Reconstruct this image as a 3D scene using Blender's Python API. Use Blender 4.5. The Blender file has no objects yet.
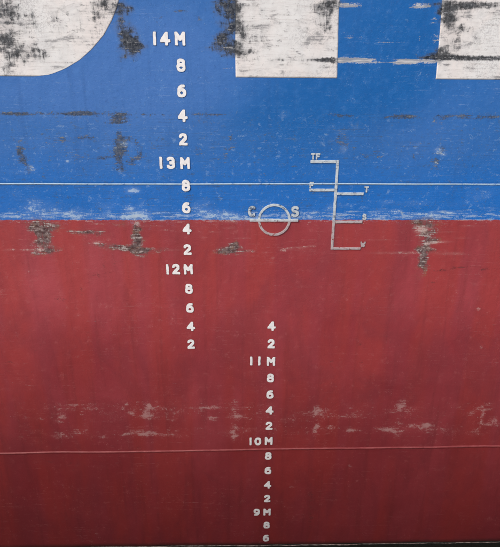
# Side of a ship's hull afloat beside a quay: draught numerals, load line disc and ladder.
# Metres; z = 0 is the water, x runs along the ship, the hull side is the plane y = 0 seen from -y.
import bpy, bmesh, math, random
import numpy as np
from mathutils import Matrix, Vector

scene = bpy.context.scene
C = scene.collection

# ------------------------------------------------------------------ camera
cam = bpy.data.cameras.new('camera')
cam.sensor_fit = 'HORIZONTAL'
cam.sensor_width = 36.0
cam.lens = 36.0
cam.clip_start = 0.05
cam.clip_end = 500.0
cam_ob = bpy.data.objects.new('camera', cam)
C.objects.link(cam_ob)
right = Vector((0.999752, -0.021124, 0.007044))
up = Vector((0.000706, 0.346222, 0.938152))
fwd = Vector((0.022256, 0.937915, -0.346151))
mw = Matrix((right, up, -fwd)).transposed().to_4x4()
mw.translation = Vector((0.0, -4.4977, 5.1228))
cam_ob.matrix_world = mw
scene.camera = cam_ob

# ------------------------------------------------------------------ light
SUN_DIR = Vector((-0.50, -0.58, 0.64)).normalized()      # towards the sun
world = bpy.data.worlds.new('World')
scene.world = world
world.use_nodes = True
wn = world.node_tree
sky = wn.nodes.new('ShaderNodeTexSky')
sky.sky_type = 'NISHITA'
sky.sun_disc = False
sky.sun_elevation = math.asin(SUN_DIR.z)
sky.sun_rotation = math.atan2(SUN_DIR.x, SUN_DIR.y)
sky.air_density = 0.7
sky.dust_density = 4.0
sky.ozone_density = 0.6
wn.links.new(sky.outputs[0], wn.nodes['Background'].inputs[0])
wn.nodes['Background'].inputs[1].default_value = 0.13
sun = bpy.data.lights.new('sun', 'SUN')
sun.energy = 0.7
sun.angle = math.radians(24)
sun.color = (1.0, 0.96, 0.91)
sun_ob = bpy.data.objects.new('sun', sun)
C.objects.link(sun_ob)
sun_ob.rotation_euler = SUN_DIR.to_track_quat('Z', 'Y').to_euler()
scene.view_settings.view_transform = 'Standard'
scene.view_settings.look = 'None'
scene.view_settings.exposure = 0.4
scene.view_settings.gamma = 1.0
scene.cycles.adaptive_threshold = 0.02
scene.cycles.max_bounces = 4
scene.cycles.diffuse_bounces = 3
scene.cycles.glossy_bounces = 2
scene.cycles.caustics_reflective = False
scene.cycles.caustics_refractive = False

# ------------------------------------------------------------------ wear tables
# (x, z, half width, half height, strength) of every mark on the plating
SCUFF = [
    (-1.232, 5.648, 0.1754, 0.0864, 0.32), (-1.157, 5.598, 0.0641, 0.0581, 0.36), (-1.433, 5.631, 0.0956, 0.101, 0.28), (-1.722, 5.556, 0.0959, 0.1605, 0.42), (-1.622, 5.41, 0.0972, 0.0599, 0.45), (-1.298, 5.56, 0.1124, 0.0146, 0.3),
    (-1.147, 5.706, 0.0238, 0.0713, 0.4), (-1.277, 5.45, 0.1621, 0.0112, 0.3), (0.499, 5.577, 0.2041, 0.0221, 0.25), (0.339, 5.464, 0.1645, 0.0375, 0.22), (0.467, 5.351, 0.2079, 0.0115, 0.35), (0.74, 5.652, 0.0244, 0.0728, 0.55),
    (0.705, 5.695, 0.0243, 0.0578, 0.5), (1.893, 5.604, 0.1652, 0.0221, 0.3), (2.039, 5.478, 0.117, 0.0453, 0.22), (1.987, 5.286, 0.1019, 0.0234, 0.2), (1.789, 5.476, 0.0667, 0.0603, 0.4), (0.093, 5.348, 0.0663, 0.0229, 0.35),
    (0.043, 5.572, 0.0406, 0.0735, 0.5), (-1.888, 5.518, 0.0801, 0.2568, 0.72), (-1.782, 5.423, 0.105, 0.097, 0.52), (-1.916, 5.591, 0.0636, 0.1812, 0.7), (-1.798, 5.735, 0.0786, 0.0566, 0.55), (-1.689, 5.394, 0.0649, 0.045, 0.4),
    (-1.63, 5.644, 0.0238, 0.0719, 0.35), (-0.904, 5.453, 0.0813, 0.0746, 0.85), (-0.945, 5.549, 0.0726, 0.0587, 0.72), (-0.876, 5.505, 0.0648, 0.1035, 0.65), (-0.963, 5.722, 0.0794, 0.057, 0.75), (-1.063, 5.756, 0.0712, 0.0354, 0.7),
    (-0.91, 5.378, 0.0655, 0.0302, 0.55), (-0.808, 5.431, 0.0652, 0.03, 0.45), (-0.954, 5.636, 0.04, 0.0578, 0.5), (-1.117, 5.763, 0.0632, 0.0212, 0.45), (-1.307, 5.69, 0.1984, 0.0143, 0.25), (-1.029, 5.693, 0.0637, 0.0429, 0.4),
    (-0.085, 5.752, 0.1119, 0.0498, 0.85), (-0.054, 5.63, 0.0727, 0.0873, 0.8), (-0.136, 5.512, 0.0815, 0.0445, 0.72), (-0.088, 5.423, 0.0986, 0.0452, 0.8), (-0.022, 5.446, 0.0657, 0.06, 0.8), (0.06, 5.416, 0.0659, 0.0302, 0.72),
    (0.011, 5.703, 0.0482, 0.1006, 0.6), (-0.195, 5.444, 0.0656, 0.03, 0.5), (-0.142, 5.701, 0.0562, 0.0359, 0.5), (0.011, 5.557, 0.0325, 0.0442, 0.5), (-0.006, 5.363, 0.0496, 0.0304, 0.5), (0.131, 5.754, 0.0801, 0.0356, 0.42),
    (0.158, 5.5, 0.0655, 0.0298, 0.36), (0.187, 5.705, 0.0322, 0.0431, 0.4), (0.108, 5.602, 0.0649, 0.0219, 0.35), (0.294, 5.633, 0.0811, 0.0218, 0.3), (0.493, 5.722, 0.0967, 0.0431, 0.22), (0.614, 5.398, 0.0083, 0.0228, 0.4),
    (0.694, 5.738, 0.0968, 0.043, 0.55), (0.675, 5.651, 0.065, 0.0582, 0.5), (0.757, 5.767, 0.1127, 0.0285, 0.6), (0.752, 5.594, 0.0409, 0.0294, 0.5), (0.638, 5.738, 0.0242, 0.0717, 0.45), (0.797, 5.52, 0.0329, 0.0149, 0.35),
    (1.721, 5.763, 0.0813, 0.0287, 0.85), (1.867, 5.771, 0.2442, 0.0215, 0.8), (1.718, 5.676, 0.0656, 0.0656, 0.65), (1.67, 5.719, 0.049, 0.0578, 0.62), (1.797, 5.588, 0.1157, 0.074, 0.4), (1.719, 5.438, 0.0669, 0.0531, 0.68),
    (1.675, 5.392, 0.1007, 0.0229, 0.8), (1.725, 5.513, 0.0499, 0.0449, 0.5), (1.837, 5.699, 0.0983, 0.0436, 0.3), (1.997, 5.722, 0.1146, 0.029, 0.25), (1.804, 5.378, 0.185, 0.0184, 0.9), (2.014, 5.379, 0.1854, 0.0153, 0.85),
    (1.593, 5.38, 0.0839, 0.0153, 0.7), (2.183, 5.381, 0.0844, 0.0123, 0.8), (0.725, 5.353, 0.1167, 0.0168, 0.85), (0.625, 5.353, 0.0833, 0.0092, 0.55), (1.744, 5.323, 0.0338, 0.0077, 0.5), (1.908, 5.515, 0.0166, 0.0899, 0.35),
]
SCRAPE = [
    (0.967, 5.352, 0.1421, 0.0184, 1), (0.859, 5.354, 0.0501, 0.0168, 1), (1.06, 5.348, 0.0669, 0.0138, 0.9), (1.429, 5.348, 0.126, 0.0169, 1), (1.58, 5.349, 0.1009, 0.0138, 0.95), (1.329, 5.339, 0.0504, 0.01, 0.9),
    (1.161, 5.338, 0.0671, 0.0077, 0.6), (1.461, 5.76, 0.073, 0.0186, 0.85), (0.854, 5.761, 0.1129, 0.0179, 0.7), (0.926, 5.769, 0.0806, 0.0107, 0.6), (0.911, 5.536, 0.0493, 0.0223, 0.42), (0.995, 5.522, 0.0412, 0.0224, 0.42),
    (1.328, 5.495, 0.1658, 0.006, 0.55), (1.491, 5.526, 0.0058, 0.0373, 0.5), (0.869, 5.558, 0.0328, 0.0148, 0.4), (1.229, 5.494, 0.0497, 0.0067, 0.4), (-0.073, 5.286, 0.0499, 0.0092, 0.6), (1.589, 5.66, 0.0328, 0.0292, 0.5),
    (1.631, 5.527, 0.0415, 0.0448, 0.55), (1.143, 5.523, 0.0495, 0.0298, 0.3), (1.681, 5.705, 0.0327, 0.0217, 0.4),
]
RUST = [
    (-0.299, 5.63, 0.0177, 0.0044, 0.6), (-0.305, 5.644, 0.0177, 0.0043, 0.6), (-0.316, 5.657, 0.0177, 0.0043, 0.6), (-0.33, 5.669, 0.0177, 0.0043, 0.6), (-0.349, 5.681, 0.0176, 0.0043, 0.6), (-0.37, 5.689, 0.0176, 0.0043, 0.6),
    (-0.394, 5.697, 0.0176, 0.0043, 0.6), (-0.419, 5.701, 0.0176, 0.0043, 0.6), (-0.445, 5.705, 0.0176, 0.0043, 0.6), (-0.473, 5.705, 0.0176, 0.0043, 0.6), (-0.501, 5.704, 0.0176, 0.0043, 0.6), (-0.528, 5.7, 0.0176, 0.0043, 0.6),
    (-0.553, 5.694, 0.0176, 0.0043, 0.6), (-0.576, 5.686, 0.0176, 0.0043, 0.6), (-0.598, 5.675, 0.0176, 0.0043, 0.6), (-0.616, 5.664, 0.0176, 0.0043, 0.6), (-0.631, 5.651, 0.0176, 0.0043, 0.6), (-0.642, 5.637, 0.0177, 0.0043, 0.6),
    (-0.649, 5.623, 0.0177, 0.0044, 0.6), (-1.775, 4.91, 0.3373, 0.0073, 0.5), (-1.353, 4.913, 0.3386, 0.0073, 0.5), (-0.929, 4.907, 0.1701, 0.0082, 0.5), (1.569, 4.906, 0.5231, 0.0083, 0.45), (-1.901, 4.909, 0.1179, 0.0138, 0.85),
    (-1.69, 4.919, 0.059, 0.0097, 0.55), (-1.437, 4.912, 0.0677, 0.0163, 0.85), (-1.309, 4.921, 0.0592, 0.0179, 0.85), (-1.209, 4.906, 0.0254, 0.0196, 0.7), (-1.014, 4.907, 0.068, 0.0245, 0.85), (-1.061, 4.857, 0.0853, 0.0214, 0.8),
    (-1.562, 4.928, 0.0506, 0.0081, 0.5), (-2.002, 4.909, 0.0505, 0.0114, 0.7), (-0.674, 4.909, 0.2046, 0.0098, 0.58), (-0.289, 4.911, 0.1369, 0.0156, 0.62), (-0.186, 4.92, 0.0856, 0.0098, 0.55), (-0.308, 4.853, 0.0688, 0.0372, 0.55),
    (-0.4, 4.927, 0.0854, 0.0082, 0.5), (0.873, 4.914, 0.0779, 0.0181, 0.72), (1.177, 4.904, 0.1042, 0.0083, 0.45), (1.437, 4.909, 0.1045, 0.0149, 0.85), (1.307, 4.904, 0.1044, 0.0107, 0.55), (1.743, 4.907, 0.0611, 0.0132, 0.6),
    (1.917, 4.916, 0.1049, 0.0182, 0.62), (2.137, 4.909, 0.1315, 0.0166, 0.62), (2.241, 4.918, 0.0701, 0.0166, 0.6), (1.735, 4.84, 0.0351, 0.0669, 0.42), (0.898, 4.794, 0.0699, 0.0336, 0.45), (0.967, 4.811, 0.0262, 0.0251, 0.4),
    (-1.53, 4.705, 0.0602, 0.0134, 0.72), (-1.331, 4.715, 0.0774, 0.0185, 0.62), (-1.157, 4.741, 0.0344, 0.0167, 0.5), (-1.288, 4.545, 0.1309, 0.0112, 0.68), (-1.437, 4.544, 0.0697, 0.0078, 0.5), (-1.157, 4.554, 0.0698, 0.0112, 0.62),
    (-1.638, 4.796, 0.1023, 0.0083, 0.4), (-1.904, 4.611, 0.0259, 0.0511, 0.6), (-1.863, 4.482, 0.0349, 0.0609, 0.62), (-1.897, 4.542, 0.026, 0.0517, 0.5), (-1.035, 4.657, 0.0433, 0.0849, 0.8), (-1.068, 4.572, 0.0349, 0.0689, 0.72),
    (-0.962, 4.7, 0.0692, 0.0253, 0.7), (-0.882, 4.615, 0.0348, 0.0684, 0.7), (-0.95, 4.52, 0.0526, 0.0347, 0.6), (-1.052, 4.441, 0.0441, 0.0264, 0.72), (-0.732, 4.642, 0.0609, 0.0188, 0.55), (-0.842, 4.555, 0.0525, 0.0138, 0.5),
    (-1.045, 4.741, 0.0258, 0.0419, 0.6), (-1.11, 4.485, 0.0351, 0.0349, 0.4), (-0.366, 4.635, 0.0262, 0.0428, 0.5), (-0.341, 4.592, 0.0263, 0.0258, 0.4), (-0.068, 4.704, 0.0262, 0.0508, 0.55), (-0.086, 4.576, 0.0704, 0.0691, 0.46),
    (-0.113, 4.506, 0.0443, 0.0349, 0.38), (0.893, 4.752, 0.0438, 0.0845, 0.5), (0.918, 4.641, 0.0531, 0.043, 0.55), (0.711, 4.7, 0.0352, 0.0255, 0.42), (1.249, 4.608, 0.0534, 0.0519, 0.52), (1.093, 4.564, 0.0713, 0.0436, 0.42),
    (1.515, 4.627, 0.1069, 0.0692, 0.34), (0.216, 4.446, 0.0178, 0.106, 0.45), (0.2, 4.294, 0.0181, 0.0543, 0.4), (1.79, 4.636, 0.0446, 0.0432, 0.66), (1.77, 4.523, 0.027, 0.0616, 0.52), (2.23, 4.63, 0.0717, 0.0434, 0.42),
    (1.903, 4.714, 0.1776, 0.0085, 0.36), (1.612, 4.557, 0.0717, 0.035, 0.34), (-1.769, 4.654, 0.1722, 0.0677, 0.28), (-1.559, 4.612, 0.1731, 0.0512, 0.26), (0.185, 4.697, 0.1049, 0.017, 0.25), (-1.276, 3.56, 0.0282, 0.0301, 0.5),
    (-1.171, 3.57, 0.0376, 0.025, 0.5), (-1.371, 3.449, 0.0663, 0.0204, 0.46), (-1.227, 3.469, 0.0474, 0.0203, 0.4), (-1.483, 3.295, 0.067, 0.0416, 0.36), (-1.732, 3.211, 0.096, 0.0316, 0.3), (1.969, 3.497, 0.0682, 0.0154, 0.52),
    (2.181, 3.518, 0.0974, 0.0154, 0.56), (2.377, 3.507, 0.0977, 0.0123, 0.5), (1.883, 3.342, 0.0492, 0.105, 0.34), (-2.187, 1.675, 0.1274, 0.0775, 0.32), (-2.366, 1.547, 0.1282, 0.0525, 0.3), (-1.955, 2.234, 0.1435, 0.024, 0.3),
    (-2.342, 2.508, 0.1003, 0.0116, 0.42), (0.833, 1.105, 0.0226, 0.1967, 0.42), (0.831, 0.673, 0.0232, 0.237, 0.42), (0.836, 0.341, 0.0237, 0.1541, 0.4), (1.794, 2.45, 0.0418, 0.0949, 0.4), (1.833, 2.209, 0.0531, 0.0981, 0.38),
    (1.23, 2.709, 0.0153, 0.0457, 0.6), (1.259, 2.489, 0.0208, 0.0353, 0.56), (0.96, 2.467, 0.0207, 0.0354, 0.52), (1.325, 2.213, 0.0211, 0.0489, 0.44), (1.12, 2.116, 0.0212, 0.0371, 0.4), (0.846, 2.093, 0.0212, 0.0496, 0.4),
    (-1.87, 1.206, 0.0658, 0.0549, 0.35), (-1.686, 3.19, 0.077, 0.0211, 0.3), (-2.151, 2.295, 0.0815, 0.0357, 0.3), (-2.105, 1.249, 0.0873, 0.0136, 0.4), (2.167, 1.229, 0.1361, 0.0139, 0.3), (0.371, -0.013, 0.3608, 0.016, 0.3),
]
CHALK = [
    (-1.84, 4.456, 0.0306, 0.0262, 0.75), (-1.008, 4.666, 0.052, 0.0254, 0.6), (-1.044, 4.433, 0.0441, 0.0176, 0.55), (-1.509, 4.518, 0.014, 0.0139, 0.85), (-0.943, 4.255, 0.0358, 0.0145, 1), (-0.943, 4.255, 0.0806, 0.0362, 0.5),
    (-0.785, 4.486, 0.1233, 0.0175, 0.32), (-1.933, 4.42, 0.1751, 0.0175, 0.3), (-0.924, 4.632, 0.0348, 0.0512, 0.42), (-1.073, 4.614, 0.0261, 0.0256, 0.5), (-1.852, 4.06, 0.1081, 0.0557, 0.62), (-1.833, 4.134, 0.0627, 0.0459, 0.52),
    (-1.628, 4.051, 0.1084, 0.0465, 0.52), (-1.994, 4.013, 0.1986, 0.0233, 0.55), (-1.491, 4.061, 0.1085, 0.0372, 0.5), (-1.213, 4.135, 0.0901, 0.0828, 0.4), (-1.269, 4.024, 0.1635, 0.0234, 0.45), (-2.097, 4.05, 0.072, 0.0371, 0.45),
    (-1.706, 4.143, 0.1076, 0.0458, 0.35), (-2.01, 4.206, 0.1245, 0.0725, 0.3), (-0.92, 4.062, 0.0909, 0.0559, 0.72), (-0.997, 4.015, 0.082, 0.0281, 0.75), (-0.765, 4.072, 0.0637, 0.0466, 0.45), (-0.648, 4.053, 0.0729, 0.0374, 0.4),
    (-0.897, 4.136, 0.0452, 0.0369, 0.42), (-0.907, 3.997, 0.0914, 0.0188, 0.7), (-0.539, 4.026, 0.0915, 0.0282, 0.35), (-0.327, 4.11, 0.082, 0.0649, 0.55), (-0.237, 4.054, 0.1007, 0.0468, 0.66), (-0.118, 4.036, 0.101, 0.0376, 0.72),
    (0.011, 4.008, 0.1105, 0.0208, 0.7), (0.149, 4.008, 0.0738, 0.0189, 0.6), (-0.1, 3.989, 0.0645, 0.0284, 0.7), (-0.374, 4.035, 0.0732, 0.0375, 0.5), (0.212, 4.13, 0.128, 0.0742, 0.3), (0.564, 4.028, 0.0924, 0.0283, 0.35),
    (0.748, 4.037, 0.0833, 0.0377, 0.45), (0.838, 4.085, 0.0554, 0.0562, 0.4), (0.974, 4.122, 0.1106, 0.028, 0.3), (1.422, 4.076, 0.1207, 0.0207, 0.68), (1.49, 4.048, 0.1024, 0.0189, 0.6), (1.368, 4.151, 0.083, 0.0279, 0.42),
    (1.725, 4.03, 0.1402, 0.0285, 0.68), (1.907, 4.068, 0.14, 0.0151, 0.62), (2.144, 4.05, 0.0937, 0.0142, 0.45), (2.293, 4.106, 0.1121, 0.0132, 0.48), (1.991, 4.134, 0.1115, 0.0467, 0.32), (2.208, 4.227, 0.1295, 0.083, 0.36),
    (1.617, 4.152, 0.185, 0.0372, 0.34), (1.258, 4.038, 0.093, 0.0284, 0.5), (1.773, 4.628, 0.0402, 0.026, 0.9), (1.832, 4.593, 0.0314, 0.0174, 0.8), (1.762, 4.514, 0.0216, 0.0264, 0.6), (0.38, 4.923, 0.012, 0.041, 0.5),
    (0.398, 4.907, 0.0603, 0.0164, 0.4), (0.9, 4.777, 0.0525, 0.0252, 0.42), (0.937, 4.624, 0.0354, 0.0345, 0.5), (0.993, 4.819, 0.0524, 0.0167, 0.45), (0.808, 4.7, 0.0264, 0.017, 0.4), (-2.134, 3.698, 0.0831, 0.0156, 0.42),
    (-1.949, 3.698, 0.0647, 0.0117, 0.5), (-1.858, 3.688, 0.0463, 0.0294, 0.6), (-1.321, 3.767, 0.0463, 0.0194, 0.65), (-0.954, 3.708, 0.0466, 0.0393, 0.6), (-0.819, 3.931, 0.1286, 0.0095, 0.42), (-0.683, 3.893, 0.0738, 0.0096, 0.36),
    (-1.276, 3.949, 0.0914, 0.0095, 0.4), (-0.082, 3.913, 0.0463, 0.0144, 0.45), (0.011, 3.816, 0.0747, 0.0097, 0.36), (-0.221, 3.874, 0.0742, 0.0096, 0.34), (0.483, 3.709, 0.0662, 0.0109, 0.55), (0.586, 3.724, 0.0851, 0.0109, 0.6),
    (0.417, 3.694, 0.0378, 0.0109, 0.6), (0.708, 3.739, 0.0473, 0.0108, 0.6), (0.324, 3.619, 0.019, 0.012, 0.55), (0.626, 3.679, 0.1234, 0.0298, 0.3), (1.74, 3.915, 0.0518, 0.0289, 0.9), (1.698, 3.876, 0.0661, 0.0194, 0.7),
    (1.901, 3.779, 0.0858, 0.0108, 0.72), (1.788, 3.769, 0.0572, 0.0148, 0.7), (1.532, 3.67, 0.2682, 0.013, 0.52), (2.014, 3.66, 0.1444, 0.016, 0.5), (1.764, 3.729, 0.0287, 0.0298, 0.7), (1.328, 3.798, 0.142, 0.0098, 0.4),
    (2.162, 3.935, 0.1134, 0.0096, 0.4), (2.086, 3.818, 0.0952, 0.0098, 0.36), (1.934, 3.877, 0.0947, 0.0097, 0.4), (0.105, 3.679, 0.0944, 0.0099, 0.4), (-0.628, 3.699, 0.1124, 0.0099, 0.4),
]
PINK = [
    (-1.26, 1.922, 1.1585, 0.1131, 0.34), (1.192, 1.877, 1.5113, 0.1149, 0.34), (-0.422, 1.633, 2.1621, 0.0523, 0.33), (2.09, 1.636, 0.7735, 0.0661, 0.33), (-1.915, 1.977, 0.0522, 0.0373, 0.62), (-1.838, 1.839, 0.0527, 0.038, 0.56),
    (-1.674, 1.988, 0.1149, 0.0124, 0.62), (-1.627, 1.938, 0.1363, 0.0125, 0.52), (-1.899, 1.595, 0.0749, 0.0392, 0.6), (-1.681, 1.632, 0.0642, 0.0391, 0.6), (-1.631, 1.696, 0.032, 0.0517, 0.5), (-1.471, 1.59, 0.0537, 0.0262, 0.55),
    (-2.002, 1.878, 0.0525, 0.063, 0.4), (-1.929, 1.788, 0.0634, 0.0255, 0.4), (-2.155, 1.829, 0.0631, 0.0253, 0.35), (-1.181, 1.996, 0.021, 0.0187, 0.72), (-1.147, 1.883, 0.0254, 0.0189, 0.7), (-0.953, 1.945, 0.0211, 0.0752, 0.68),
    (-0.97, 1.844, 0.0849, 0.0318, 0.8), (-0.967, 1.895, 0.0317, 0.0884, 0.68), (-0.739, 1.791, 0.0427, 0.0307, 0.5), (-1.2, 1.614, 0.0537, 0.0209, 0.75), (-0.985, 1.612, 0.0969, 0.0288, 0.8), (-1.099, 1.665, 0.0751, 0.013, 0.5),
    (-0.77, 1.597, 0.0756, 0.021, 0.6), (-0.891, 1.919, 0.1057, 0.0252, 0.42), (-0.837, 1.944, 0.0528, 0.0125, 0.45), (-0.425, 1.903, 0.0637, 0.0253, 0.6), (-0.287, 1.939, 0.0637, 0.0189, 0.72), (-0.278, 1.8, 0.0428, 0.0333, 0.66),
    (-0.424, 1.941, 0.053, 0.0126, 0.5), (-0.095, 1.938, 0.0744, 0.0252, 0.6), (-0.064, 1.836, 0.0749, 0.0319, 0.7), (-0.053, 1.9, 0.032, 0.0886, 0.6), (-0.054, 1.629, 0.0325, 0.0918, 0.75), (0.065, 1.667, 0.0542, 0.0261, 0.5),
    (-0.39, 1.632, 0.0541, 0.0196, 0.4), (0.032, 1.937, 0.0532, 0.0176, 0.5), (0.57, 1.805, 0.0377, 0.0386, 0.7), (0.518, 1.767, 0.0648, 0.0258, 0.5), (0.833, 1.943, 0.0321, 0.0253, 0.7), (0.837, 1.867, 0.0861, 0.0383, 0.75),
    (0.751, 1.868, 0.0646, 0.0255, 0.6), (0.903, 1.841, 0.0324, 0.0192, 0.6), (0.838, 1.647, 0.0262, 0.0656, 0.75), (0.73, 1.609, 0.0219, 0.0198, 0.6), (1.199, 1.644, 0.0329, 0.0197, 0.75), (0.989, 1.672, 0.0546, 0.0393, 0.46),
    (1.272, 1.825, 0.0975, 0.0257, 0.45), (0.607, 1.702, 0.0217, 0.0261, 0.5), (0.648, 2.007, 0.0852, 0.0125, 0.35), (0.765, 1.804, 0.1081, 0.0386, 0.42), (1.745, 1.961, 0.0432, 0.0633, 0.62), (1.721, 1.885, 0.0867, 0.032, 0.6),
    (1.738, 1.731, 0.0328, 0.0522, 0.5), (1.583, 1.64, 0.055, 0.0171, 0.8), (1.705, 1.626, 0.0882, 0.0264, 0.7), (1.744, 1.573, 0.0442, 0.0319, 0.6), (1.982, 1.702, 0.0989, 0.0262, 0.7), (2.03, 1.676, 0.033, 0.0263, 0.7),
    (1.784, 1.898, 0.0433, 0.0383, 0.5), (1.397, 2.002, 0.0858, 0.0503, 0.3), (2.631, 1.904, 0.0764, 0.0192, 0.64), (2.635, 1.814, 0.0176, 0.1036, 0.75), (2.55, 1.866, 0.0437, 0.0386, 0.55), (2.675, 1.709, 0.0884, 0.021, 0.66),
    (2.756, 1.748, 0.0375, 0.0392, 0.7), (2.628, 1.591, 0.0445, 0.04, 0.45), (2.696, 1.967, 0.0653, 0.0254, 0.45), (2.345, 1.919, 0.0435, 0.0255, 0.42), (2.481, 1.956, 0.0543, 0.0254, 0.36), (1.247, 1.156, 0.0181, 0.0196, 0.6),
    (0.593, 0.866, 0.0229, 0.0173, 0.5), (0.546, 0.91, 0.0342, 0.0144, 0.4), (-1.543, 1.174, 0.0661, 0.0276, 0.34), (-0.774, 1.054, 0.0894, 0.0281, 0.28), (-1.662, 0.179, 0.0234, 0.0467, 0.4), (2.482, 2.658, 0.0156, 0.0139, 0.8),
    (2.369, 3.084, 0.0302, 0.0131, 0.6), (-1.272, 2.975, 0.0147, 0.0109, 0.6), (0.92, 2.779, 0.0406, 0.0113, 0.3), (0.321, 3.323, 0.0194, 0.0157, 0.45), (-1.978, 3.5, 0.0751, 0.0202, 0.36), (-1.927, 3.459, 0.0565, 0.0122, 0.4),
    (-1.695, 2.699, 0.0797, 0.0113, 0.34), (-2.16, 2.236, 0.0819, 0.012, 0.34),
]
BARE = [
    (-1.828, 3.91, 0.1094, 0.0475, 0.8), (-1.811, 3.834, 0.055, 0.0672, 0.85), (-1.854, 3.718, 0.0924, 0.0586, 0.85), (-1.68, 3.929, 0.0638, 0.0284, 0.62), (-1.838, 3.967, 0.0544, 0.0282, 0.6), (-1.94, 3.891, 0.0365, 0.0285, 0.45),
    (-1.746, 3.698, 0.0556, 0.0294, 0.55), (-1.439, 3.873, 0.1009, 0.0172, 0.7), (-1.54, 3.873, 0.0458, 0.0153, 0.55), (-1.284, 3.863, 0.0552, 0.0287, 0.62), (-1.268, 3.747, 0.102, 0.0195, 0.68), (-1.158, 3.728, 0.1023, 0.0196, 0.68),
    (-1.376, 3.863, 0.1102, 0.0096, 0.5), (-0.94, 3.911, 0.0276, 0.0667, 0.92), (-0.947, 3.816, 0.0278, 0.0773, 0.92), (-0.963, 3.718, 0.0559, 0.0588, 0.95), (-1.066, 3.708, 0.1118, 0.0196, 0.72), (-0.806, 3.699, 0.1215, 0.0197, 0.72),
    (-0.918, 3.689, 0.1215, 0.0246, 0.7), (-0.954, 3.968, 0.0275, 0.0378, 0.6), (-1.075, 3.949, 0.0549, 0.0284, 0.42), (-0.046, 3.709, 0.0565, 0.0493, 0.85), (-0.083, 3.689, 0.1036, 0.0297, 0.7), (-0.017, 3.758, 0.0281, 0.0294, 0.72),
    (0.058, 3.689, 0.0943, 0.0139, 0.55), (-0.159, 3.679, 0.0754, 0.0139, 0.5), (1.708, 3.944, 0.094, 0.0288, 0.8), (1.745, 3.876, 0.0756, 0.0485, 0.85), (1.785, 3.789, 0.0666, 0.0295, 0.85), (1.756, 3.719, 0.0478, 0.0397, 0.85),
    (1.759, 3.619, 0.0385, 0.0605, 0.8), (1.757, 3.559, 0.0387, 0.0508, 0.66), (1.835, 3.7, 0.0479, 0.0199, 0.5), (1.639, 3.973, 0.0563, 0.0191, 0.6), (1.785, 3.498, 0.0292, 0.0513, 0.5), (1.752, 3.446, 0.0488, 0.0827, 0.36),
    (-1.851, 4.004, 0.0543, 0.0281, 0.4), (-0.933, 4.015, 0.0365, 0.0281, 0.4), (1.729, 4.001, 0.0749, 0.019, 0.5),
]
TONE = [
    (-0.493, 5.15, 0.6281, 0.3146, 0.75), (-1.503, 5.064, 0.5845, 0.1745, 0.55), (-0.943, 5.263, 0.3304, 0.308, 0.4), (-0.52, 5.494, 0.3254, 0.2227, 0.45), (0.52, 5.078, 0.5957, 0.16, -0.7), (1.232, 5.62, 0.4096, 0.3301, -0.8),
    (1.068, 5.161, 0.5099, 0.1979, -0.55), (0.356, 4.874, 0.5183, 0.0991, -0.5), (1.718, 5.086, 0.5163, 0.1206, 0.15), (-1.467, 4.655, 0.6044, 0.1865, 0.25), (-1.602, 4.262, 0.5335, 0.1081, -0.35), (0.554, 4.268, 0.5445, 0.1091, -0.3),
    (-0.261, 4.22, 0.3615, 0.1278, -0.1), (1.838, 4.226, 0.553, 0.129, -0.1), (0.539, 4.622, 0.5297, 0.1722, -0.25), (1.687, 4.67, 0.5336, 0.1718, 0.2), (-1.79, 3.5, 0.658, 0.3026, 0.55), (-1.747, 3.084, 0.4844, 0.2142, 0.3),
    (-0.473, 3.293, 0.6761, 0.4182, 0), (0.584, 3.549, 0.4788, 0.2532, -0.25), (1.984, 3.183, 0.4979, 0.2148, 0.2), (-1.715, 2.528, 0.6044, 0.2892, -0.3), (0.915, 2.857, 0.5044, 0.3356, -0.2), (0.314, 2.747, 0.4043, 0.2832, 0.15),
    (1.959, 2.625, 0.6207, 0.29, -0.35), (-0.418, 1.788, 0.8563, 0.3848, 0.2), (-1.988, 1.138, 0.6601, 0.346, -0.3), (0.686, 1.106, 0.6769, 0.351, 0), (2.163, 1.089, 0.5719, 0.2831, 0.15), (-2.65, 0.424, 0.3428, 0.3011, -0.3),
]


def lattice(X, Z, cx, cz, seed):
    """smooth value noise in -1..1 on cells cx by cz metres"""
    g = np.random.RandomState(seed).rand(256, 256)
    u, v = X / cx + 97.3, Z / cz + 51.7
    i, j = np.floor(u).astype(int), np.floor(v).astype(int)
    a, b = u - i, v - j
    a, b = a * a * (3 - 2 * a), b * b * (3 - 2 * b)
    q = lambda di, dj: g[(i + di) % 256, (j + dj) % 256]
    return 2 * ((q(0, 0) * (1 - a) + q(1, 0) * a) * (1 - b) + (q(0, 1) * (1 - a) + q(1, 1) * a) * b) - 1

def ragged(X, Z, seed):
    dx = .030 * lattice(X, Z, .16, .10, seed) + .026 * lattice(X, Z, .07, .035, seed + 1)
    dz = .016 * lattice(X, Z, .14, .12, seed + 2) + .014 * lattice(X, Z, .06, .05, seed + 3)
    k = .86 + .30 * lattice(X, Z, .11, .06, seed + 4) + .26 * lattice(X, Z, .05, .028, seed + 5)
    return dx, dz, k

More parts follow.
